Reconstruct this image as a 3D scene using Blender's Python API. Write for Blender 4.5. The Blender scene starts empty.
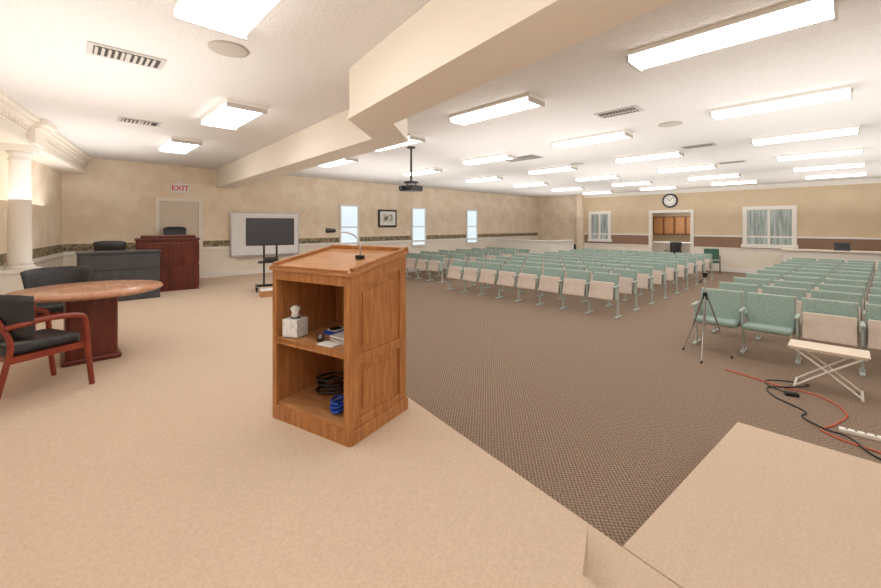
import bpy, bmesh, math, random
from mathutils import Matrix, Vector
random.seed(4)
S = bpy.context.scene
try:
    S.view_settings.view_transform = 'Standard'
except Exception: pass

# ------------------------------------------------------------ materials
def lin(c):
    return tuple(((v/255)/12.92 if v/255 <= .04045 else (((v/255)+.055)/1.055)**2.4) for v in c)+(1,)
def mat(name, col, rough=.5, col2=None, scale=8, tex='noise', bump=0, bscale=None, metal=0, emit=0, stretch=None, spec=None, lo=.35, hi=.65, detail=4, bdist=.02):
    m = bpy.data.materials.new(name); m.use_nodes = True
    nt = m.node_tree; b = nt.nodes['Principled BSDF']
    b.inputs['Base Color'].default_value = lin(col)
    b.inputs['Roughness'].default_value = rough
    b.inputs['Metallic'].default_value = metal
    if spec is not None: b.inputs['Specular IOR Level'].default_value = spec
    tc = nt.nodes.new('ShaderNodeTexCoord'); mp = nt.nodes.new('ShaderNodeMapping')
    nt.links.new(tc.outputs['Object'], mp.inputs[0])
    if stretch: mp.inputs['Scale'].default_value = stretch
    if col2:
        t = nt.nodes.new('ShaderNodeTexNoise'); t.inputs['Scale'].default_value = scale; t.inputs['Detail'].default_value = detail; o = t.outputs['Fac']
        nt.links.new(mp.outputs[0], t.inputs['Vector'])
        r = nt.nodes.new('ShaderNodeValToRGB')
        r.color_ramp.elements[0].position = lo; r.color_ramp.elements[1].position = hi
        r.color_ramp.elements[0].color = lin(col); r.color_ramp.elements[1].color = lin(col2)
        nt.links.new(o, r.inputs[0]); nt.links.new(r.outputs[0], b.inputs['Base Color'])
    if bump:
        t2 = nt.nodes.new('ShaderNodeTexNoise'); t2.inputs['Scale'].default_value = bscale or scale; t2.inputs['Detail'].default_value = 3
        nt.links.new(mp.outputs[0], t2.inputs['Vector'])
        bp = nt.nodes.new('ShaderNodeBump'); bp.inputs['Strength'].default_value = bump; bp.inputs['Distance'].default_value = bdist
        nt.links.new(t2.outputs['Fac'], bp.inputs['Height']); nt.links.new(bp.outputs[0], b.inputs['Normal'])
    if emit:
        b.inputs['Emission Color'].default_value = lin(col); b.inputs['Emission Strength'].default_value = emit
    return m

M = {}
M['stage'] = mat('tan_carpet', (222,201,180), .95, (213,191,169), 70, bump=.4, bscale=110, spec=.1, detail=6, lo=.35, hi=.65)
M['ceil'] = mat('popcorn_ceiling', (233,230,227), .95, (226,222,218), 45, bump=.4, bscale=60, spec=.1)
M['peach'] = mat('peach_wallpaper', (244,229,208), .8, (235,216,191), 2.6, spec=.2, detail=8, lo=.4, hi=.6)
M['peachlow'] = mat('lower_wallpaper', (243,235,222), .8, (238,228,213), 3, spec=.2)
M['tanwall'] = mat('tan_paint', (221,202,173), .8, (216,196,166), 2, spec=.2)
M['brownband'] = mat('brown_paint', (150,120,100), .8)
M['border'] = mat('border_paper', (98,96,76), .7, (172,150,118), 14, bump=0, lo=.42, hi=.6)
M['white'] = mat('white_trim', (241,237,230), .45)
M['cream'] = mat('cream_trim', (241,232,219), .5)
M['door'] = mat('cream_door', (218,205,187), .45)
M['oak'] = mat('oak', (192,134,82), .4, (164,107,60), 6, stretch=(6,6,.7), bump=.05, bscale=20)
M['oaktop'] = mat('oak_top', (202,150,104), .35, (178,126,80), 6, stretch=(6,.7,6))
M['cherry'] = mat('cherry_wood', (112,46,32), .3, (84,30,24), 5, stretch=(4,4,.6))
M['cherrylt'] = mat('cherry_chair_wood', (150,64,42), .3, (124,48,32), 5)
M['tabletop'] = mat('table_top_wood', (198,146,114), .25, (180,126,96), 4, stretch=(6,.8,6))
M['foldtop'] = mat('folding_table_laminate', (236,220,200), .4, (230,210,188), 4, stretch=(6,.8,6))
M['leather'] = mat('black_leather', (38,40,44), .4, (50,52,56), 30)
M['graycab'] = mat('charcoal_laminate', (76,78,83), .5, (66,68,72), 6)
M['black'] = mat('black_plastic', (28,28,31), .4)
M['screen'] = mat('tv_screen', (70,75,84), .2)
M['board'] = mat('whiteboard_surface', (240,241,242), .2)
M['mint'] = mat('mint_fabric', (157,177,168), .85, (140,163,154), 40)
M['mint2'] = mat('mint_metal', (178,190,183), .45)
M['shell'] = mat('beige_seat_pan', (217,203,191), .5, (206,190,177), 6)
M['metal'] = mat('grey_metal', (150,150,152), .35, metal=.7)
M['chrome'] = mat('silver', (200,200,204), .25, metal=.8)
M['lens'] = mat('light_lens', (255,252,248), .4, emit=7.5)
M['pane'] = mat('daylight_pane', (214,232,248), .2, emit=.7)
M['ipane'] = mat('interior_pane', (196,210,212), .15, (146,160,156), 3, stretch=(1,4,.4))
M['green'] = mat('green_vinyl', (50,96,78), .5)
M['orange'] = mat('orange_cord', (206,100,70), .5)
M['red'] = mat('red_letters', (205,20,16), .5, emit=.1)
M['blue'] = mat('blue_card', (30,80,190), .5)
M['tissue'] = mat('tissue_box_print', (240,243,246), .6, (190,210,230), 30, lo=.5, hi=.75)
M['paper'] = mat('paper', (242,242,240), .7)
M['kitchen'] = mat('kitchen_oak', (120,76,42), .5, (104,64,36), 5)
M['kdoor'] = mat('kitchen_door_oak', (188,138,90), .45, (172,120,74), 5, stretch=(6,6,1))
M['dark'] = mat('vent_dark', (70,66,62), .8)
M['ventw'] = mat('vent_white', (200,193,186), .5)
M['speaker'] = mat('speaker_grille', (192,184,174), .7)
M['print'] = mat('framed_print', (226,222,212), .6, (120,124,112), 7, lo=.5, hi=.62)

# main patterned carpet
def carpet():
    m = bpy.data.materials.new('brown_patterned_carpet'); m.use_nodes = True
    nt = m.node_tree; b = nt.nodes['Principled BSDF']; b.inputs['Roughness'].default_value = .95
    b.inputs['Specular IOR Level'].default_value = .1
    tc = nt.nodes.new('ShaderNodeTexCoord')
    mp = nt.nodes.new('ShaderNodeMapping'); mp.inputs['Rotation'].default_value = (0,0,.1)
    nt.links.new(tc.outputs['Object'], mp.inputs[0])
    sx = nt.nodes.new('ShaderNodeSeparateXYZ'); nt.links.new(mp.outputs[0], sx.inputs[0])
    def sn(sock, k):
        a = nt.nodes.new('ShaderNodeMath'); a.operation='MULTIPLY'; a.inputs[1].default_value=k; nt.links.new(sock,a.inputs[0])
        s = nt.nodes.new('ShaderNodeMath'); s.operation='SINE'; nt.links.new(a.outputs[0], s.inputs[0]); return s.outputs[0]
    p = nt.nodes.new('ShaderNodeMath'); p.operation='MULTIPLY'
    nt.links.new(sn(sx.outputs[0], 170), p.inputs[0]); nt.links.new(sn(sx.outputs[1], 170), p.inputs[1])
    n = nt.nodes.new('ShaderNodeTexNoise'); n.inputs['Scale'].default_value=60; nt.links.new(mp.outputs[0], n.inputs['Vector'])
    ad = nt.nodes.new('ShaderNodeMath'); ad.operation='MULTIPLY_ADD'; ad.inputs[1].default_value=.35
    nt.links.new(p.outputs[0], ad.inputs[0]); nt.links.new(n.outputs['Fac'], ad.inputs[2])
    r = nt.nodes.new('ShaderNodeValToRGB'); e=r.color_ramp.elements
    e[0].position=.2; e[0].color=lin((112,94,80)); e[1].position=.8; e[1].color=lin((168,147,129))
    nt.links.new(ad.outputs[0], r.inputs[0]); nt.links.new(r.outputs[0], b.inputs['Base Color'])
    return m
M['carpet'] = carpet()

# ------------------------------------------------------------ mesh builder
class B:
    def __init__(s, name): s.name=name; s.bm=bmesh.new(); s.mats=[]
    def mi(s, k):
        if k not in s.mats: s.mats.append(k)
        return s.mats.index(k)
    def merge(s, tb, k, mtx=None, smooth=False):
        if mtx is not None: bmesh.ops.transform(tb, matrix=mtx, verts=tb.verts)
        i = s.mi(k)
        bmesh.ops.recalc_face_normals(tb, faces=tb.faces)
        for f in tb.faces: f.material_index=i; f.smooth=smooth
        me = bpy.data.meshes.new('t'); tb.to_mesh(me); tb.free(); s.bm.from_mesh(me); bpy.data.meshes.remove(me)
    def box(s, c, d, k, rot=None, bev=0, seg=2):
        tb = bmesh.new(); bmesh.ops.create_cube(tb, size=1)
        bmesh.ops.scale(tb, vec=d, verts=tb.verts)
        if bev: bmesh.ops.bevel(tb, geom=tb.edges[:], offset=bev, segments=seg, affect='EDGES', profile=.5)
        m = Matrix.Translation(c)
        if rot is not None:
            m = m @ rot
        s.merge(tb, k, m, smooth=False); return s
    def bb(s, a, b, k, bev=0):
        return s.box([(a[i]+b[i])/2 for i in range(3)], [abs(b[i]-a[i]) for i in range(3)], k, bev=bev)
    def prism(s, poly, z0, z1, k, mtx=None):
        tb = bmesh.new()
        lo=[tb.verts.new((p[0],p[1],z0)) for p in poly]; hi=[tb.verts.new((p[0],p[1],z1)) for p in poly]
        n=len(poly); tb.faces.new(hi); tb.faces.new(lo[::-1])
        for i in range(n): tb.faces.new((lo[i],lo[(i+1)%n],hi[(i+1)%n],hi[i]))
        s.merge(tb, k, mtx); return s
    def strip(s, p0, p1, o0, o1, z0, z1, k):
        d=Vector((p1[0]-p0[0],p1[1]-p0[1])).normalized(); n=Vector((-d.y,d.x)); a=Vector(p0); b=Vector(p1)
        return s.prism([a+n*o0,b+n*o0,b+n*o1,a+n*o1], z0, z1, k)
    def cyl(s, p0, p1, r, k, r2=None, seg=16, smooth=True):
        p0=Vector(p0);p1=Vector(p1);d=p1-p0
        tb=bmesh.new(); bmesh.ops.create_cone(tb, cap_ends=True, segments=seg, radius1=r, radius2=r if r2 is None else r2, depth=d.length)
        q=Vector((0,0,1)).rotation_difference(d.normalized()).to_matrix().to_4x4()
        s.merge(tb, k, Matrix.Translation((p0+p1)/2) @ q, smooth=False)
        return s
    def lathe(s, prof, c, k, seg=32):
        tb=bmesh.new(); rings=[]
        for r,z in prof:
            rings.append([tb.verts.new((c[0]+r*math.cos(2*math.pi*i/seg), c[1]+r*math.sin(2*math.pi*i/seg), c[2]+z)) for i in range(seg)])
        for a,b in zip(rings[:-1],rings[1:]):
            for i in range(seg): tb.faces.new((a[i],a[(i+1)%seg],b[(i+1)%seg],b[i]))
        tb.faces.new(rings[0][::-1]); tb.faces.new(rings[-1])
        s.merge(tb,k,smooth=True); return s
    def tube(s, pts, r, k, seg=8, flat=1.0):
        # smooth catmull then sweep
        P=[Vector(p) for p in pts]; Q=[]
        for i in range(len(P)-1):
            a=P[max(i-1,0)];b=P[i];c=P[i+1];d=P[min(i+2,len(P)-1)]
            for j in range(6):
                t=j/6; Q.append(.5*((2*b)+(c-a)*t+(2*a-5*b+4*c-d)*t*t+(3*b-a-3*c+d)*t**3))
        Q.append(P[-1]); tb=bmesh.new(); rings=[]; up=Vector((0,0,1))
        for i,q in enumerate(Q):
            t=(Q[min(i+1,len(Q)-1)]-Q[max(i-1,0)]).normalized()
            u=up if abs(t.dot(up))<.95 else Vector((1,0,0))
            x=t.cross(u).normalized(); y=x.cross(t).normalized()
            if i and rings and x.dot(px)<0: x=-x; y=-y
            px=x
            rings.append([tb.verts.new(q+x*r*math.cos(2*math.pi*j/seg)+y*r*flat*math.sin(2*math.pi*j/seg)) for j in range(seg)])
        for a,b in zip(rings[:-1],rings[1:]):
            for i in range(seg): tb.faces.new((a[i],a[(i+1)%seg],b[(i+1)%seg],b[i]))
        tb.faces.new(rings[0][::-1]); tb.faces.new(rings[-1])
        s.merge(tb,k,smooth=True); return s
    def arcpanel(s, c, R, a0, a1, z0, z1, th, k, tilt=0, n=12, m=6, crown=0):
        tb=bmesh.new(); G=[]
        for side in (0,1):
            g=[]
            for i in range(n+1):
                row=[]; u=i/n; a=a0+(a1-a0)*u; e=1-abs(2*u-1)**4
                for j in range(m+1):
                    v=j/m; ev=1-abs(2*v-1)**6
                    tt=th*(.35+.65*min(e,1)**.5*min(ev,1)**.5)
                    rr=R+(tt/2 if side else -tt/2)+tilt*v
                    z=z0+(z1-z0)*v + crown*e*v
                    row.append(tb.verts.new((c[0]+rr*math.cos(a), c[1]+rr*math.sin(a), c[2]+z)))
                g.append(row)
            G.append(g)
        for g in G:
            for i in range(n):
                for j in range(m): tb.faces.new((g[i][j],g[i+1][j],g[i+1][j+1],g[i][j+1]))
        A,C=G
        for i in range(n):
            tb.faces.new((A[i][0],A[i+1][0],C[i+1][0],C[i][0])); tb.faces.new((A[i][m],A[i+1][m],C[i+1][m],C[i][m]))
        for j in range(m):
            tb.faces.new((A[0][j],A[0][j+1],C[0][j+1],C[0][j])); tb.faces.new((A[n][j],A[n][j+1],C[n][j+1],C[n][j]))
        s.merge(tb,k,smooth=True); return s
    def mesh(s):
        me=bpy.data.meshes.new(s.name); s.bm.to_mesh(me); s.bm.free()
        for k in s.mats: me.materials.append(M[k])
        return me
    def done(s, loc=(0,0,0), rz=0, parent=None):
        o=bpy.data.objects.new(s.name, s.mesh()); S.collection.objects.link(o)
        o.location=loc; o.rotation_euler=(0,0,rz)
        if parent: o.parent=parent
        return o
def inst(name, me, loc, rz=0):
    o=bpy.data.objects.new(name, me); S.collection.objects.link(o); o.location=loc; o.rotation_euler=(0,0,rz); return o
R3=lambda a,ax: Matrix.Rotation(a,4,ax)

CZ=1.88; PZ=.45; H=3.42; YA=12.1; XF=19.3; YR=-3.9
LW0=(0.0,YA); LW1=(-3.04,YR)

# ------------------------------------------------------------ shell
b=B('floor'); b.bb((-3.3,YR-.1,-.1),(23.2,YA+.1,0),'carpet'); b.done()
b=B('ceiling'); b.bb((-3.3,YR-.1,H),(XF+.1,YA+.1,H+.1),'ceil'); b.done()
b=B('wall_left'); b.strip(LW0,LW1,-.12,0,0,H,'peach'); b.strip(LW0,LW1,0,.008,PZ,1.26,'peachlow'); b.done()
b=B('wall_long'); b.strip((XF,YA),(0,YA),-.12,0,0,H,'peach'); b.strip((XF,YA),(2.72,YA),0,.006,0,1.26,'peachlow'); b.strip((1.68,YA),(0.02,YA),0,.006,PZ,1.26,'peachlow'); b.done()
b=B('wall_right'); b.strip((-3.04,YR),(XF,YR),-.12,0,0,H,'peach'); b.done()
b=B('wall_far')
D0,D1,DH=4.62,6.15,2.42
for (y0,y1,z0,z1) in ((YR,D0,0,H),(D1,9.35,0,H),(D0,D1,DH,H)): b.bb((XF,y0,z0),(XF+.14,y1,z1),'tanwall')
b.bb((XF,9.35,0),(XF+.14,YA,H),'peach')
b.bb((XF-.3,9.35,0),(XF,9.62,H),'peach')
for (y0,y1) in ((YR,D0-.12),(D1+.12,9.35)):
    b.bb((XF-.008,y0,.95),(XF,y1,1.42),'brownband'); b.bb((XF-.006,y0,0),(XF,y1,.95),'peachlow')
b.done()
b=B('trim_far')
for (y0,y1) in ((YR,D0-.12),(D1+.12,9.35)):
    b.bb((XF-.03,y0,1.40),(XF,y1,1.46),'white'); b.bb((XF-.03,y0,.92),(XF,y1,.97),'white'); b.bb((XF-.025,y0,0),(XF,y1,.14),'white')
b.bb((XF-.1,YR,H-.1),(XF,9.35,H),'white'); b.bb((XF-.05,YR,H-.16),(XF,9.35,H-.1),'white')
b.done()
b=B('door_frame_trim')
b.bb((XF-.04,D0-.12,0),(XF-.001,D0,DH),'white'); b.bb((XF-.04,D1,0),(XF-.001,D1+.12,DH),'white'); b.bb((XF-.04,D0-.12,DH),(XF-.001,D1+.12,DH+.12),'white'); b.done()
# kitchen behind the doorway
b=B('wall_kitchen'); b.bb((22.9,2.5,0),(23.0,9,H),'tanwall'); b.bb((XF+.14,2.4,0),(23,2.5,H),'tanwall'); b.bb((XF+.14,9,0),(23,9.1,H),'tanwall'); b.bb((XF+.14,2.4,2.9),(23,9.1,3.0),'ceil'); b.done()
b=B('kitchen_cabinet')
b.bb((22.3,3.6,0),(22.89,7.6,.9),'kitchen'); b.bb((22.26,3.58,.9),(22.89,7.62,.95),'white')
b.bb((22.5,3.6,1.38),(22.89,7.6,2.32),'kitchen')
for i in range(8):
    y=3.6+i*.5; b.bb((22.47,y+.045,1.43),(22.5,y+.455,2.27),'kdoor',bev=.004); b.bb((22.27,y+.045,.1),(22.3,y+.455,.86),'kdoor',bev=.004)
    b.bb((22.455,y+.11,1.5),(22.47,y+.39,2.2),'kdoor',bev=.003)
    b.cyl((22.46,y+.4,1.52),(22.44,y+.4,1.52),.015,'metal')
b.done()
b=B('kitchen_serving_counter'); b.bb((20.9,4.2,0),(21.4,6.9,1.0),'white'); b.bb((20.85,4.15,1.0),(21.45,6.95,1.05),'paper'); b.done()
# border + rails + baseboards
b=B('trim_border_long')
for x0,x1 in ((0.02,1.66),(2.75,XF)):
    b.strip((x1,YA),(x0,YA),0,.012,1.28,1.45,'border'); b.strip((x1,YA),(x0,YA),0,.035,1.2,1.27,'white'); b.strip((x1,YA),(x0,YA),0,.02,1.27,1.285,'white')
b.done()
b=B('trim_border_left'); b.strip(LW0,LW1,0,.012,1.28,1.45,'border'); b.strip(LW0,LW1,0,.035,1.2,1.27,'white'); b.done()
b=B('baseboard_long'); b.strip((1.68,YA),(0.02,YA),0,.02,PZ,PZ+.13,'white'); b.strip((4.8,YA),(2.72,YA),0,.02,PZ,PZ+.13,'white'); b.strip((XF,YA),(5.1,YA),0,.02,0,.13,'white'); b.done()
b=B('baseboard_left'); b.strip(LW0,LW1,.008,.03,PZ,PZ+.15,'white'); b.done()

# stage
E=.003
up=[(LW1[0]+E,YR+E),(.84,YR+E),(1.53,.75),(1.79,.85),(2.04,2.53),(2.17,3.4),(2.9,4.3),(3.3,6),(4.8,YA-E),(E,YA-E)]
b=B('stage_platform'); b.prism(up,.30,PZ,'stage'); 
lo=[(LW1[0]+E,YR+E),(1.28,YR+E),(1.99,.85),(2.24,2.5),(2.37,3.35),(3.1,4.22),(3.5,5.95),(5.0,YA-E),(E,YA-E)]
b.prism(lo,0,.30,'stage'); b.done()
b=B('stage_step'); b.prism([(2.0,.77),(1.31,YR+E),(3.9,YR+E),(3.93,.61)],0,.288,'stage'); b.done()

# soffit beam
b=B('ceiling_beam')
L=[(.94,YR),(2.03,3.39),(2.7,3.95),(3.08,YA)]; Rr=[(1.32,YR),(2.42,3.22),(3.08,3.78),(3.46,YA)]
b.prism(L+Rr[::-1],2.93,H,'cream')
L2=[(p[0]-.02,p[1]) for p in L]; R2=[(p[0]+.02,p[1]) for p in Rr]
b.prism(L2+R2[::-1],2.915,2.965,'cream')
b.done()

# entablature and column on the left wall
b=B('trim_entablature')
b.strip(LW0,LW1,0,.38,3.06,H,'cream')
for o,z0,z1 in ((.41,3.04,3.10),(.40,3.20,3.225),(.43,3.28,3.32),(.47,3.32,3.37),(.52,3.37,H)): b.strip(LW0,LW1,0,o,z0,z1,'cream')
d=(Vector(LW1)-Vector(LW0)).normalized(); n2=Vector((-d.y,d.x))
def on(y,off): 
    t=(YA-y)/-d.y; p=Vector(LW0)+d*t+n2*off; return p
for yc in (8.47,5.0,1.6,-1.8):
    for o,z0,z1 in ((.47,3.06,3.28),(.53,3.28,3.34),(.60,3.34,H)):
        b.strip(on(yc+.25,0),on(yc-.25,0),0,o,z0,z1,'cream')
n=0
y=11.9
while y>-3.6:
    b.strip(on(y,0),on(y-.05,0),.38,.42,3.235,3.28,'cream'); y-=.11
b.done()
for yc in (8.47,1.6,-1.8):
    c=on(yc,.25); b=B('column')
    a=math.atan2(d.y,d.x)
    m=R3(a,'Z')
    b.box((0,0,.40),(.36,.36,.66),'white',m); b.box((0,0,.05),(.42,.42,.1),'white',m); b.box((0,0,.76),(.40,.40,.06),'white',m,bev=.01)
    b.lathe([(.165,.79),(.165,.83),(.14,.85),(.155,.87),(.128,.9),(.128,1.4),(.112,2.36),(.13,2.38),(.112,2.41),(.112,2.45),(.15,2.50)],(0,0,0),'white')
    b.box((0,0,2.545),(.34,.34,.09),'white',m)
    b.done((c.x,c.y,PZ))

# door on long wall
b=B('door_1')
x0,x1=1.69,2.72; zt=PZ+2.12
b.bb((x0,YA-.05,PZ),(x0+.08,YA-.001,zt-.08),'cream'); b.bb((x1-.08,YA-.05,PZ),(x1,YA-.001,zt-.08),'cream'); b.bb((x0,YA-.05,zt-.08),(x1,YA-.001,zt),'cream')
b.bb((x0+.08,YA-.025,PZ+.01),(x1-.08,YA-.001,zt-.08),'door')
for z0,z1 in ((PZ+.2,PZ+.85),(PZ+1.0,PZ+1.9)):
    for xa in (x0+.17,x0+.55): b.bb((xa,YA-.031,z0),(xa+.3,YA-.025,z1),'door',bev=.002)
b.cyl((x1-.16,YA-.025,PZ+.98),(x1-.16,YA-.08,PZ+.98),.03,'metal'); b.done()
b=B('exit_sign'); b.bb((-.2,-.04,0),(.2,0,.24),'paper',bev=.005); b.bb((-.02,-.03,.24),(.02,0,.3),'paper')
es=b.done((2.22,YA-.001,CZ+.84))
cu=bpy.data.curves.new('exit_letters','FONT'); cu.body='EXIT'; cu.size=.19; cu.extrude=.002; cu.offset=.002; cu.align_x='CENTER'
to=bpy.data.objects.new('exit_letters',cu); S.collection.objects.link(to); cu.materials.append(M['red']); to.parent=es
to.location=(0,-.045,.055); to.rotation_euler=(math.pi/2,0,0)

# windows long wall
for i,(a,c) in enumerate(((6.9,7.55),(10.1,10.75),(13.35,14.0))):
    b=B('window_%d'%(i+1)); z0,z1=1.09,2.53; y=YA
    b.bb((a,y-.02,z0),(c,y,z1),'pane')
    for q in ((a-.06,z0,a,z1),(c,z0,c+.06,z1),(a-.06,z1,c+.06,z1+.06),(a-.08,z0-.08,c+.08,z0)):
        b.bb((q[0],y-.06,q[1]),(q[2],y-.001,q[3]),'white')
    b.bb((a,y-.035,(z0+z1)/2-.02),(c,y-.02,(z0+z1)/2+.02),'white'); b.done()
# interior windows far wall
for i,(y0,y1,z0,z1,nm) in enumerate(((7.98,9.1,1.05,2.55,2),(1.25,2.84,1.0,2.6,2))):
    b=B('window_%d'%(i+4)); w=.14
    b.bb((XF-.02,y0+w,z0+w),(XF-.002,y1-w,z1-w),'ipane')
    b.bb((XF-.07,y0,z0+w),(XF-.001,y0+w,z1-w),'white'); b.bb((XF-.07,y1-w,z0+w),(XF-.001,y1,z1-w),'white'); b.bb((XF-.07,y0,z1-w),(XF-.001,y1,z1),'white'); b.bb((XF-.09,y0-.04,z0),(XF-.001,y1+.04,z0+w),'white')
    ym=(y0+y1)/2; b.bb((XF-.05,ym-.04,z0+w),(XF-.02,ym+.04,z1-w),'white'); b.done()

# picture, clock
b=B('framed_picture'); b.bb((8.45,YA-.04,1.80),(9.3,YA,2.46),'black',bev=.01); b.bb((8.52,YA-.045,1.87),(9.23,YA-.04,2.39),'paper'); b.bb((8.66,YA-.05,1.98),(9.09,YA-.045,2.28),'print'); b.done()
b=B('wall_clock'); b.cyl((0,0,0),(-.05,0,0),.31,'black',seg=40); b.cyl((-.05,0,0),(-.056,0,0),.24,'paper',seg=40)
for h in range(12):
    a=h*math.pi/6; b.box((-.058,.19*math.sin(a),.19*math.cos(a)),(.006,.018,.05),'black',R3(-a,'X'))
b.box((-.06,.05,.04),(.006,.02,.14),'black',R3(-.9,'X')); b.box((-.062,-.05,.06),(.006,.014,.2),'black',R3(.7,'X')); b.done((XF-.001,5.4,CZ+1.07))

# ------------------------------------------------------------ ceiling fixtures
def fixture(name,w,l=1.24):
    h=l/2
    b=B(name); b.bb((-w/2-.01,-h,-.04),(w/2+.01,h,0),'white')
    poly=[(-w/2,-.04),(w/2,-.04),(w/2-.005,-.07),(w/2-.05,-.092),(-w/2+.05,-.092),(-w/2+.005,-.07)]
    tb=Matrix.Rotation(math.pi/2,4,'X')
    b.prism(poly,-h+.02,h-.02,'lens',tb)
    b.bb((-w/2-.01,-h,-.096),(w/2+.01,-h+.02,-.04),'ventw'); b.bb((-w/2-.01,h-.02,-.096),(w/2+.01,h,-.04),'ventw')
    return b.mesh()
f1=fixture('ceiling_light',.32,1.32); f2=fixture('ceiling_light_wide',.46)
for k in range(6):
    for yy in (-2.0,.70,3.22,5.75,8.4):
        X=3.77+.12*(yy-.66)+2.6*k
        inst('ceiling_light',f1,(X,yy-.035*2.6*k,H))
for p in ((.8,2.65),(1.68,5.85),(1.6,8.75),(.0,-.6),(.7,-2.6)): inst('ceiling_light',f2,(p[0],p[1],H))  # last two sit unseen behind the camera, added as fill
def vent(name,x,y,w=.6,h=.3,rz=0):
    b=B(name); b.bb((-w/2,-h/2,-.012),(w/2,h/2,0),'ventw'); b.bb((-w/2+.04,-h/2+.04,-.016),(w/2-.04,h/2-.04,-.012),'dark')
    L=max(w,h); n=int((L-.1)/.045)
    for i in range(n):
        o=-L/2+.06+i*.045
        if w>=h: b.box((o,0,-.02),(.022,h-.08,.006),'ventw',R3(.5,'Y'))
        else: b.box((0,o,-.02),(w-.08,.022,.006),'ventw',R3(.5,'X'))
    b.bb((-.015,-h/2+.03,-.024),(.015,h/2-.03,-.016),'ventw')
    b.done((x,y,H),rz)
vent('ceiling_vent',.43,4.55,.55,.3); vent('ceiling_vent',.83,7.3,.5,.3)
vent('ceiling_vent',5.45,2.16,.3,.55); vent('ceiling_vent',8.9,2.0,.3,.55); vent('ceiling_vent',11.8,1.95,.3,.55); vent('ceiling_vent',7.6,5.2,.5,.9)
for x,y in ((1.05,3.75),(6.67,1.87),(9.3,4.7)):
    b=B('ceiling_speaker'); b.lathe([(.16,0),(.16,-.01),(.13,-.018),(.02,-.02)],(0,0,0),'speaker'); b.done((x,y,H))

# projector
b=B('ceiling_projector'); zc=CZ+.72
b.cyl((0,0,H),(0,0,zc+.14),.022,'black'); b.cyl((0,0,H),(0,0,H-.03),.08,'black')
b.box((0,0,zc+.12),(.2,.2,.04),'black'); b.box((0,0,zc),(.34,.34,.11),'black',bev=.02); b.cyl((-.17,.08,zc),(-.22,.08,zc),.05,'black'); b.cyl((-.22,.08,zc),(-.225,.08,zc),.035,'screen')
for sy in (-.14,.14): b.cyl((0,sy,zc+.06),(0,sy*.5,zc+.12),.01,'black')
b.done((4.96,5.97,0),.1)

# ------------------------------------------------------------ lectern
b=B('lectern')
W=.77; Dp=.60; h0=1.10; h1=1.205
def sidepoly(pts,y0,y1,k):  # pts in (x,z), extruded along y
    m=Matrix(((1,0,0,0),(0,0,-1,0),(0,1,0,0),(0,0,0,1)))
    b.prism(pts,-y1,-y0,k,m)
zs=lambda u: h0+(h1-h0)*u/Dp
full=[(0,.0),(Dp,0),(Dp,h1),(0,h0)]
sidepoly(full,.014,.034,'oak'); sidepoly(full,W-.034,W-.014,'oak')
for y0,y1 in ((0,.016),(W-.016,W)):
    for u0,u1 in ((0,.075),(Dp-.075,Dp)): sidepoly([(u0,0),(u1,0),(u1,zs(u1)),(u0,zs(u0))],y0,y1,'oak')
    sidepoly([(.07,zs(.07)-.10),(Dp-.07,zs(Dp-.07)-.10),(Dp-.07,zs(Dp-.07)),(.07,zs(.07))],y0,y1,'oak')
    sidepoly([(.07,.50),(Dp-.07,.50),(Dp-.07,.57),(.07,.57)],y0,y1,'oak')
    sidepoly([(.07,0),(Dp-.07,0),(Dp-.07,.15),(.07,.15)],y0,y1,'oak')
    e=.006
    sidepoly([(.12,.20),(Dp-.12,.20),(Dp-.12,.45),(.12,.45)],y0+e,y1-e+.004,'oak')
    sidepoly([(.12,.62),(Dp-.12,.62),(Dp-.12,zs(.5)-.15),(.12,zs(.12)-.15)],y0+e,y1-e+.004,'oak')
b.bb((-.012,-.014,0),(Dp+.012,0,.09),'oak',bev=.005); b.bb((-.012,W,0),(Dp+.012,W+.014,.09),'oak',bev=.005)
b.bb((Dp-.025,.03,0),(Dp,W-.03,h1),'oak'); b.bb((Dp,-.012,0),(Dp+.012,W+.012,.09),'oak')
# face frame on open side
b.bb((-.02,0,.0),(0,.045,h0),'oak'); b.bb((-.02,W-.045,0),(0,W,h0),'oak')
b.bb((-.02,.045,h0-.07),(0,W-.045,h0),'oak'); b.bb((-.02,.045,0),(0,W-.045,.10),'oak')
b.bb((-.02,.045,.575),(Dp-.03,W-.045,.60),'oaktop'); b.bb((-.02,.04,.56),(0,W-.04,.605),'oak')
b.bb((0,.03,.095),(Dp-.03,W-.03,.12),'oaktop')
# desk top
ang=-math.atan2(h1-h0,Dp)
m=Matrix.Translation((0,0,h0))@R3(ang,'Y')
def tbox(a,c,k,bev=.004):
    ce=[(a[i]+c[i])/2 for i in range(3)]; sz=[abs(c[i]-a[i]) for i in range(3)]
    tb=bmesh.new(); bmesh.ops.create_cube(tb,size=1); bmesh.ops.scale(tb,vec=sz,verts=tb.verts); bmesh.ops.bevel(tb,geom=tb.edges[:],offset=bev,segments=2,affect='EDGES'); bmesh.ops.translate(tb,vec=ce,verts=tb.verts)
    b.merge(tb,k,m)
o_=.022
tbox((-.035,-o_,0),(Dp+o_,W+o_,.028),'oaktop')
tbox((.0,-o_,.028),(Dp+o_,.012,.05),'oak'); tbox((.0,W-.012,.028),(Dp+o_,W+o_,.05),'oak'); tbox((Dp-.015,-o_,.028),(Dp+o_,W+o_,.055),'oak'); tbox((-.035,-.0,.028),(-.02,W,.042),'oak')
LECT=(1.345,2.225,PZ); la=math.radians(15)
b.done(LECT,la)
def lw(u,v,z): 
    return (LECT[0]+u*math.cos(la)-v*math.sin(la), LECT[1]+u*math.sin(la)+v*math.cos(la), LECT[2]+z)
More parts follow.
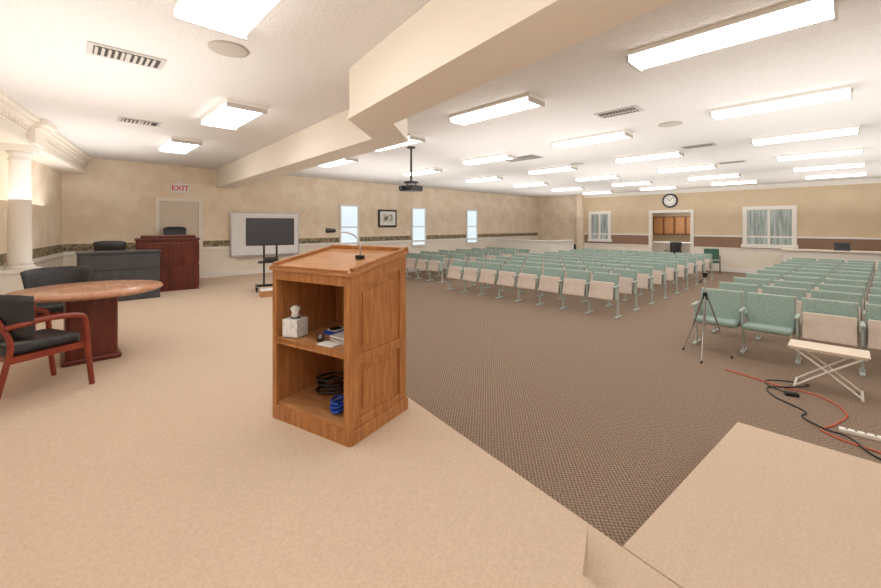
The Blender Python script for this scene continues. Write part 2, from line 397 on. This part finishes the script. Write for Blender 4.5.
# microphone
b=B('gooseneck_microphone'); p=lw(.3,.2,h0+(h1-h0)*.3/Dp+.030)
b.cyl((p[0],p[1],p[2]),(p[0],p[1],p[2]+.025),.035,'black'); b.tube([(p[0],p[1],p[2]+.02),(p[0]+.0,p[1],p[2]+.1),(p[0]-.035,p[1]+.035,p[2]+.175),(p[0]-.13,p[1]+.125,p[2]+.205)],.006,'chrome')
b.cyl((p[0]-.13,p[1]+.125,p[2]+.205),(p[0]-.18,p[1]+.172,p[2]+.208),.013,'black',r2=.02); b.done()
# items on the shelf
b=B('tissue_box'); b.box((0,0,.065),(.13,.13,.13),'tissue',bev=.004); b.cyl((0,0,.13),(0,0,.132),.035,'dark')
b.lathe([(.012,.13),(.035,.15),(.025,.17),(.04,.2),(.028,.215),(.006,.225)],(0,0,0),'paper',seg=7); b.done(lw(.08,.64,.6055),.5)
b=B('stack_of_papers')
rr=[('paper',.0,.0,.22,.24),('blue',.03,.02,.14,.20),('paper',-.02,.03,.15,.2),('dark',.05,-.05,.1,.14),('paper',0,-.04,.14,.16),('blue',-.03,-.05,.07,.12)]
for i,(k,dx,dy,sx,sy) in enumerate(rr): b.box((dx,dy,.006+i*.012),(sx,sy,.012),k,R3(random.uniform(-.5,.5),'Z'))
b.done(lw(.22,.20,.601),.3)
b=B('blue_notebook'); b.box((0,0,.012),(.16,.13,.022),'blue',bev=.003); b.box((0.01,0.01,.028),(.12,.09,.01),'paper'); b.box((-.02,0,.04),(.08,.05,.014),'black',bev=.003); b.done(lw(.30,.43,.601),.2)
b=B('notepad'); b.box((0,0,.004),(.09,.14,.008),'paper'); b.done(lw(.052,.26,.601),.3)
b=B('remote_control'); b.box((0,0,.01),(.045,.15,.02),'black',bev=.006)
for i in range(5): b.box((0,-.05+i*.022,.0205),(.026,.01,.003),'ventw')
b.done(lw(.12,.42,.601),-.5)
b=B('drinking_cup'); b.lathe([(.028,0),(.036,.09),(.033,.09),(.026,.01)],(0,0,0),'black',seg=20); b.done(lw(.44,.30,.601))
b=B('coiled_cable')
pts=[(.13*math.cos(t*.55)*(1+.12*math.sin(t*1.3)),.10*math.sin(t*.55)*(1+.1*math.cos(t)),.012+.0026*t) for t in range(44)]
b.tube(pts,.010,'black',seg=6); b.done(lw(.34,.49,.12),-.7)
b=B('blue_cable_bundle')
pts=[(.08*math.cos(t*.7)*(1+.15*math.sin(t*1.7)),.05*math.sin(t*.7),.012+.003*t) for t in range(24)]
b.tube(pts,.010,'blue',seg=6); b.box((.0,.0,.02),(.1,.06,.03),'blue',bev=.008); b.box((.12,.02,.015),(.06,.04,.03),'paper',bev=.005); b.done(lw(.13,.24,.121),.8)

# ------------------------------------------------------------ round table
b=B('round_table')
b.lathe([(.60,.705),(.63,.715),(.64,.73),(.63,.75),(.3,.751)],(0,0,0),'tabletop',seg=64)
m4=R3(math.radians(45+46),'Z')
b.box((0,0,.36),(.42,.42,.69),'cherry',m4,bev=.03,seg=3); b.box((0,0,.03),(.48,.48,.06),'cherry',m4,bev=.02)
b.done((.225,5.68,PZ))

# guest chairs
b=B('guest_armchair')
b.box((0,0,.43),(.50,.48,.09),'leather',bev=.035,seg=3); b.box((0,0,.37),(.46,.5,.04),'cherrylt')
b.arcpanel((.06,0,0),.31,math.radians(118),math.radians(242),.50,.86,.06,'leather',tilt=.07,crown=.03)
for s in (-1,1):
    b.tube([(.30,.29*s,0),(.27,.29*s,.3),(.25,.29*s,.58),(.19,.29*s,.64),(0,.29*s,.655),(-.16,.28*s,.64),(-.25,.24*s,.62)],.024,'cherrylt',flat=.9)
    b.tube([(-.32,.25*s,0),(-.25,.25*s,.3),(-.22,.25*s,.5),(-.28,.2*s,.7)],.022,'cherrylt')
    b.box((-.0,.27*s,.37),(.52,.03,.05),'cherrylt')
gm=b.mesh()
inst('guest_armchair',gm,(-.20,4.86,PZ),math.radians(25.6)); inst('guest_armchair',gm,(.0,6.78,PZ),math.radians(-80))

# gray and cherry cabinets, office chairs
b=B('charcoal_credenza')
b.bb((0,0,0),(1.2,.6,.90),'graycab'); b.bb((-.02,-.02,.9),(1.22,.62,.93),'graycab',bev=.006)
for z in (.02,.31,.60): b.bb((.02,-.012,z),(1.18,0,z+.27),'graycab',bev=.004)
for z in (.27,.56): b.bb((.02,-.006,z+.02),(1.18,0,z+.035),'dark')
b.done((.2,9.45,PZ),.0)
b=B('cherry_organ_console')
wd=1.12
b.bb((0,0,0),(wd,.95,1.1),'cherry'); b.bb((-.025,-.025,1.1),(wd+.025,.975,1.14),'cherry',bev=.008); b.bb((0.08,.12,1.14),(wd-.05,.9,1.2),'cherry',bev=.01)
for q0 in (.04,.57):
    b.bb((q0,-.015,.08),(q0+.51,0,1.04),'cherry',bev=.006)
    b.bb((q0+.07,-.024,.16),(q0+.44,-.015,.5),'cherry',bev=.004); b.bb((q0+.07,-.024,.58),(q0+.44,-.015,.96),'cherry',bev=.004)
b.bb((wd,.05,.08),(wd+.015,.9,.55),'cherry',bev=.004); b.bb((wd,.05,.6),(wd+.015,.9,1.04),'cherry',bev=.004)
b.done((1.10,10.24,PZ),-.12)
b=B('office_chair')
for i in range(5):
    a=i*2*math.pi/5; b.cyl((0,0,.09),(.3*math.cos(a),.3*math.sin(a),.06),.022,'black'); b.lathe([(.001,0),(.03,.01),(.035,.03),(.03,.05),(.001,.06)],(.3*math.cos(a),.3*math.sin(a),0),'black',seg=12)
b.cyl((0,0,.08),(0,0,.44),.028,'black'); b.box((0,0,.48),(.5,.5,.1),'leather',bev=.04,seg=3)
b.arcpanel((.25,0,0),.52,math.radians(155),math.radians(205),.56,1.08,.09,'leather',tilt=.08,crown=.03)
b.box((-.27,0,.5),(.06,.08,.2),'black')
for s in (-1,1): b.tube([(.1,.25*s,.46),(.14,.3*s,.55),(.12,.3*s,.68),(-.15,.3*s,.69),(-.24,.26*s,.6)],.02,'black')
om=b.mesh()
inst('office_chair',om,(.78,10.66,PZ),math.radians(75))
o=inst('office_chair',om,(2.12,11.55,PZ),math.radians(-80)); o.scale=(1,1,1.25)
inst('office_chair',om,(20.0,5.5,0),math.radians(170))

# whiteboard + TV cart
b=B('whiteboard'); b.bb((3.4,YA-.06,.97),(5.4,YA-.037,2.24),'chrome',bev=.006); b.bb((3.44,YA-.066,1.01),(5.36,YA-.06,2.20),'board'); b.bb((3.6,YA-.12,.95),(5.2,YA-.04,.97),'chrome'); b.done()
b=B('television_cart')
b.box((0,0,1.28),(.98,.05,.60),'black',bev=.01); b.box((0,-.028,1.285),(.94,.006,.555),'screen')
for s in (-.13,.13): b.cyl((s,.08,.1),(s,.08,1.4),.02,'black')
b.box((0,.05,1.25),(.35,.06,.3),'black'); b.box((0,-.03,.62),(.5,.34,.03),'black'); b.box((0,-.03,.68),(.3,.22,.08),'dark')
for s in (-1,1):
    b.box((.28*s,0,.08),(.05,.6,.04),'black')
    for t in (-.27,.27): b.cyl((.28*s-.015,t,.03),(.28*s+.015,t,.03),.03,'black')
b.box((0,.08,.09),(.56,.06,.05),'black')
b.done((3.32,8.85,PZ),math.radians(-18))
b=B('storage_box'); b.box((0,0,.06),(.42,.3,.12),'oaktop',bev=.005); b.box((0,0,.128),(.4,.28,.016),'paper'); b.done((3.05,8.1,PZ),-.2)

# ------------------------------------------------------------ auditorium chairs
SP=.60
def achair(name, end, down):
    b=B(name); w=SP-.055
    t=R3(math.radians(14),'Y')
    b.box((.14,0,.645),(.05,w-.01,.46),'mint',t,bev=.024,seg=3)
    b.box((.178,0,.64),(.03,w,.47),'shell',t,bev=.012)
    if down:
        q=R3(math.radians(4),'Y'); b.box((-.14,0,.435),(.42,w-.02,.08),'mint',q,bev=.035,seg=3); b.box((-.13,0,.385),(.38,w-.04,.03),'shell',q,bev=.01)
    else:
        q=R3(math.radians(16),'Y')
        b.box((.005,0,.535),(.06,w-.04,.34),'mint',q,bev=.02,seg=2); b.box((-.035,0,.53),(.04,w-.03,.36),'shell',q,bev=.018,seg=3)
    b.box((.08,0,.40),(.05,w,.05),'metal')
    for sy in ((-SP/2,SP/2) if end else (SP/2,)):
        b.box((.06,sy,.32),(.05,.03,.60),'mint2',bev=.008); b.box((.06,sy,.015),(.3,.055,.03),'mint2',bev=.006)
        b.box((.01,sy,.50),(.16,.028,.26),'mint2',bev=.01)
        b.box((-.02,sy,.635),(.32,.05,.035),'mint2',bev=.012,seg=3)
    return b.mesh()
mU=achair('auditorium_chair',False,False); mUe=achair('auditorium_chair_end',True,False)
mD=achair('auditorium_chair_open',False,True); mDe=achair('auditorium_chair_open_end',True,True)
def block(x0,dx,rows,ys,n,shift=0,openf=None):
    for k in range(rows):
        for i in range(n):
            y=ys+shift*k-i*SP
            dn = openf(k,i) if openf else False
            last=(i==n-1)
            me=(mDe if last else mD) if dn else (mUe if last else mU)
            inst('auditorium_chair',me,(x0+dx*k,y,0))
block(8.05,1.0,9,3.52+7*SP,8)
block(7.22,1.0,10,1.36,7,shift=-.05,openf=lambda k,i: (k==0 and i<2) or (k==1 and i in(0,3)))
block(8.9,1.0,6,11.3,4)

# tripod
b=B('camera_tripod')
for i in range(3):
    a=math.radians(185+120*i); q=(.34*math.cos(a),.34*math.sin(a))
    b.cyl((.03*math.cos(a),.03*math.sin(a),.86),(q[0]*.55,q[1]*.55,.40),.012,'metal'); b.cyl((q[0]*.5,q[1]*.5,.44),(q[0],q[1],.01),.008,'chrome'); b.cyl((q[0],q[1],0),(q[0],q[1],.03),.014,'black')
    b.cyl((0,0,.5),(q[0]*.45,q[1]*.45,.47),.005,'metal')
b.cyl((0,0,.45),(0,0,1.14),.011,'chrome'); b.cyl((0,0,.82),(0,0,.92),.03,'black'); b.box((0,0,1.16),(.06,.05,.05),'black'); b.box((0,0,1.195),(.1,.07,.02),'black'); b.cyl((0,0,1.14),(.2,.1,1.04),.007,'metal'); b.cyl((.15,.075,1.065),(.22,.11,1.03),.012,'black')
b.done((6.60,1.40,0))

# folding side table
b=B('folding_side_table')
b.box((0,0,.47),(.36,.66,.02),'foldtop',bev=.006); b.box((0,0,.452),(.33,.62,.02),'white')
for sx in (-.15,.15):
    b.tube([(sx,-.27,.44),(sx,.0,.235),(sx,.27,.015)],.012,'white'); b.tube([(sx*.85,.27,.44),(sx*.85,0,.235),(sx*.85,-.27,.015)],.012,'white')
for sy in (-.27,.27): b.cyl((-.17,sy,.014),(.17,sy,.014),.014,'white')
b.cyl((-.15,0,.235),(.15,0,.235),.008,'chrome')
b.done((6.28,.15,0))
b=B('extension_cord'); b.tube([(6.2,1.1,.008),(6.1,.8,.008),(6.0,.54,.008),(5.95,.2,.008),(5.6,.0,.008),(5.2,.08,.008),(5.0,.16,.008),(4.9,.05,.008),(4.86,-.1,.008),(4.8,-.5,.008)],.008,'orange',seg=6); b.done()
b=B('power_cable'); b.tube([(6.2,.3,.022),(6.0,.45,.022),(5.86,.63,.008),(5.6,.55,.008),(5.37,.29,.008),(5.2,.3,.008),(5.0,.13,.022),(4.95,-.02,.022),(4.7,-.2,.008),(4.6,-.6,.008)],.008,'black',seg=6)
b.tube([(5.78,.42,.02),(5.9,.6,.008),(6.1,.68,.008),(6.25,.5,.008),(6.3,.3,.008)],.006,'black',seg=6); b.done()
b=B('power_strip'); b.box((0,0,.018),(.06,.34,.036),'white',bev=.008)
for i in range(5): b.box((0,-.12+i*.06,.037),(.018,.018,.003),'dark')
b.done((5.12,-.12,0),.1)
b=B('power_adapter'); b.box((0,0,.02),(.07,.12,.04),'black',bev=.008); b.done((5.78,.42,0),.4)

# ------------------------------------------------------------ back of room
b=B('sound_booth_half_wall'); b.bb((15,8.75,0),(15.12,11.6,1.16),'white'); b.bb((15.12,8.75,0),(17,8.87,1.16),'white'); b.bb((14.95,8.7,1.16),(15.3,11.65,1.2),'white'); b.bb((15.3,8.7,1.16),(17,8.95,1.2),'white'); b.done()
b=B('reception_half_wall'); b.bb((17.85,YR+.02,0),(18.0,1.5,1.02),'white'); b.bb((18.0,1.35,0),(19.2,1.5,1.02),'white'); b.bb((17.75,YR+.02,1.02),(18.3,1.55,1.06),'cream'); b.bb((18.3,1.3,1.02),(19.2,1.55,1.06),'cream'); b.done()
b=B('laptop'); b.box((0,0,.01),(.26,.36,.02),'dark'); b.box((.12,0,.13),(.015,.36,.23),'black',R3(.25,'Y')); b.done((18.0,.1,1.06))
def vchair(name,k,loc,rz):
    b=B(name); b.box((0,0,.44),(.5,.5,.08),k,bev=.03); b.box((-.24,0,.72),(.07,.5,.42),k,R3(-.15,'Y'),bev=.03)
    for s in (-1,1):
        b.tube([(.25,.28*s,.0),(.25,.28*s,.6),(.15,.28*s,.66),(-.25,.28*s,.66),(-.28,.28*s,.4),(-.3,.28*s,0)],.015,'black')
        b.cyl((-.28,.26*s,.44),(.25,.26*s,.44),.012,'black')
    b.done(loc,rz)
vchair('green_armchair','green',(18.4,3.7,0),math.radians(190)); vchair('dark_armchair','leather',(17.9,10.2,0),math.radians(200)); vchair('dark_armchair','leather',(17.9,9.4,0),math.radians(200))

# ------------------------------------------------------------ lamps
def area(name,x,y,z,sx,sy,e,up=False,col=(1,.985,.965)):
    ld=bpy.data.lights.new(name,'AREA'); ld.shape='RECTANGLE'; ld.size=sx; ld.size_y=sy; ld.energy=e; ld.color=col
    o=bpy.data.objects.new(name,ld); S.collection.objects.link(o); o.location=(x,y,z)
    if up: o.rotation_euler=(math.pi,0,0)
area('kitchen_lamp',21.0,5.5,2.85,1.2,1.2,55)
# added unseen fill lights aimed at the ceiling, not fixtures of the room
for x,e in ((6.6,60),(11.6,58),(16.4,50)):
    for y in (-.2,4.2,8.8): area('added_bounce_fill',x,y,2.2,4.2,3.8,e,True)
for x,y in ((.2,9.2),(.2,5.0),(-.6,.8),(-.8,-2.2)): area('added_bounce_fill',x,y,2.25,2.2,3.2,38,True)
w=bpy.data.worlds.new('world'); S.world=w; w.use_nodes=True; w.node_tree.nodes['Background'].inputs[0].default_value=(.8,.85,1,1); w.node_tree.nodes['Background'].inputs[1].default_value=.6

cam=bpy.data.cameras.new('camera'); co=bpy.data.objects.new('camera',cam); S.collection.objects.link(co); S.camera=co
co.location=(0,0,CZ); co.rotation_euler=(math.pi/2,0,math.radians(-44)); cam.sensor_width=36; cam.lens=16.02; cam.shift_y=-69/881; cam.clip_start=.05
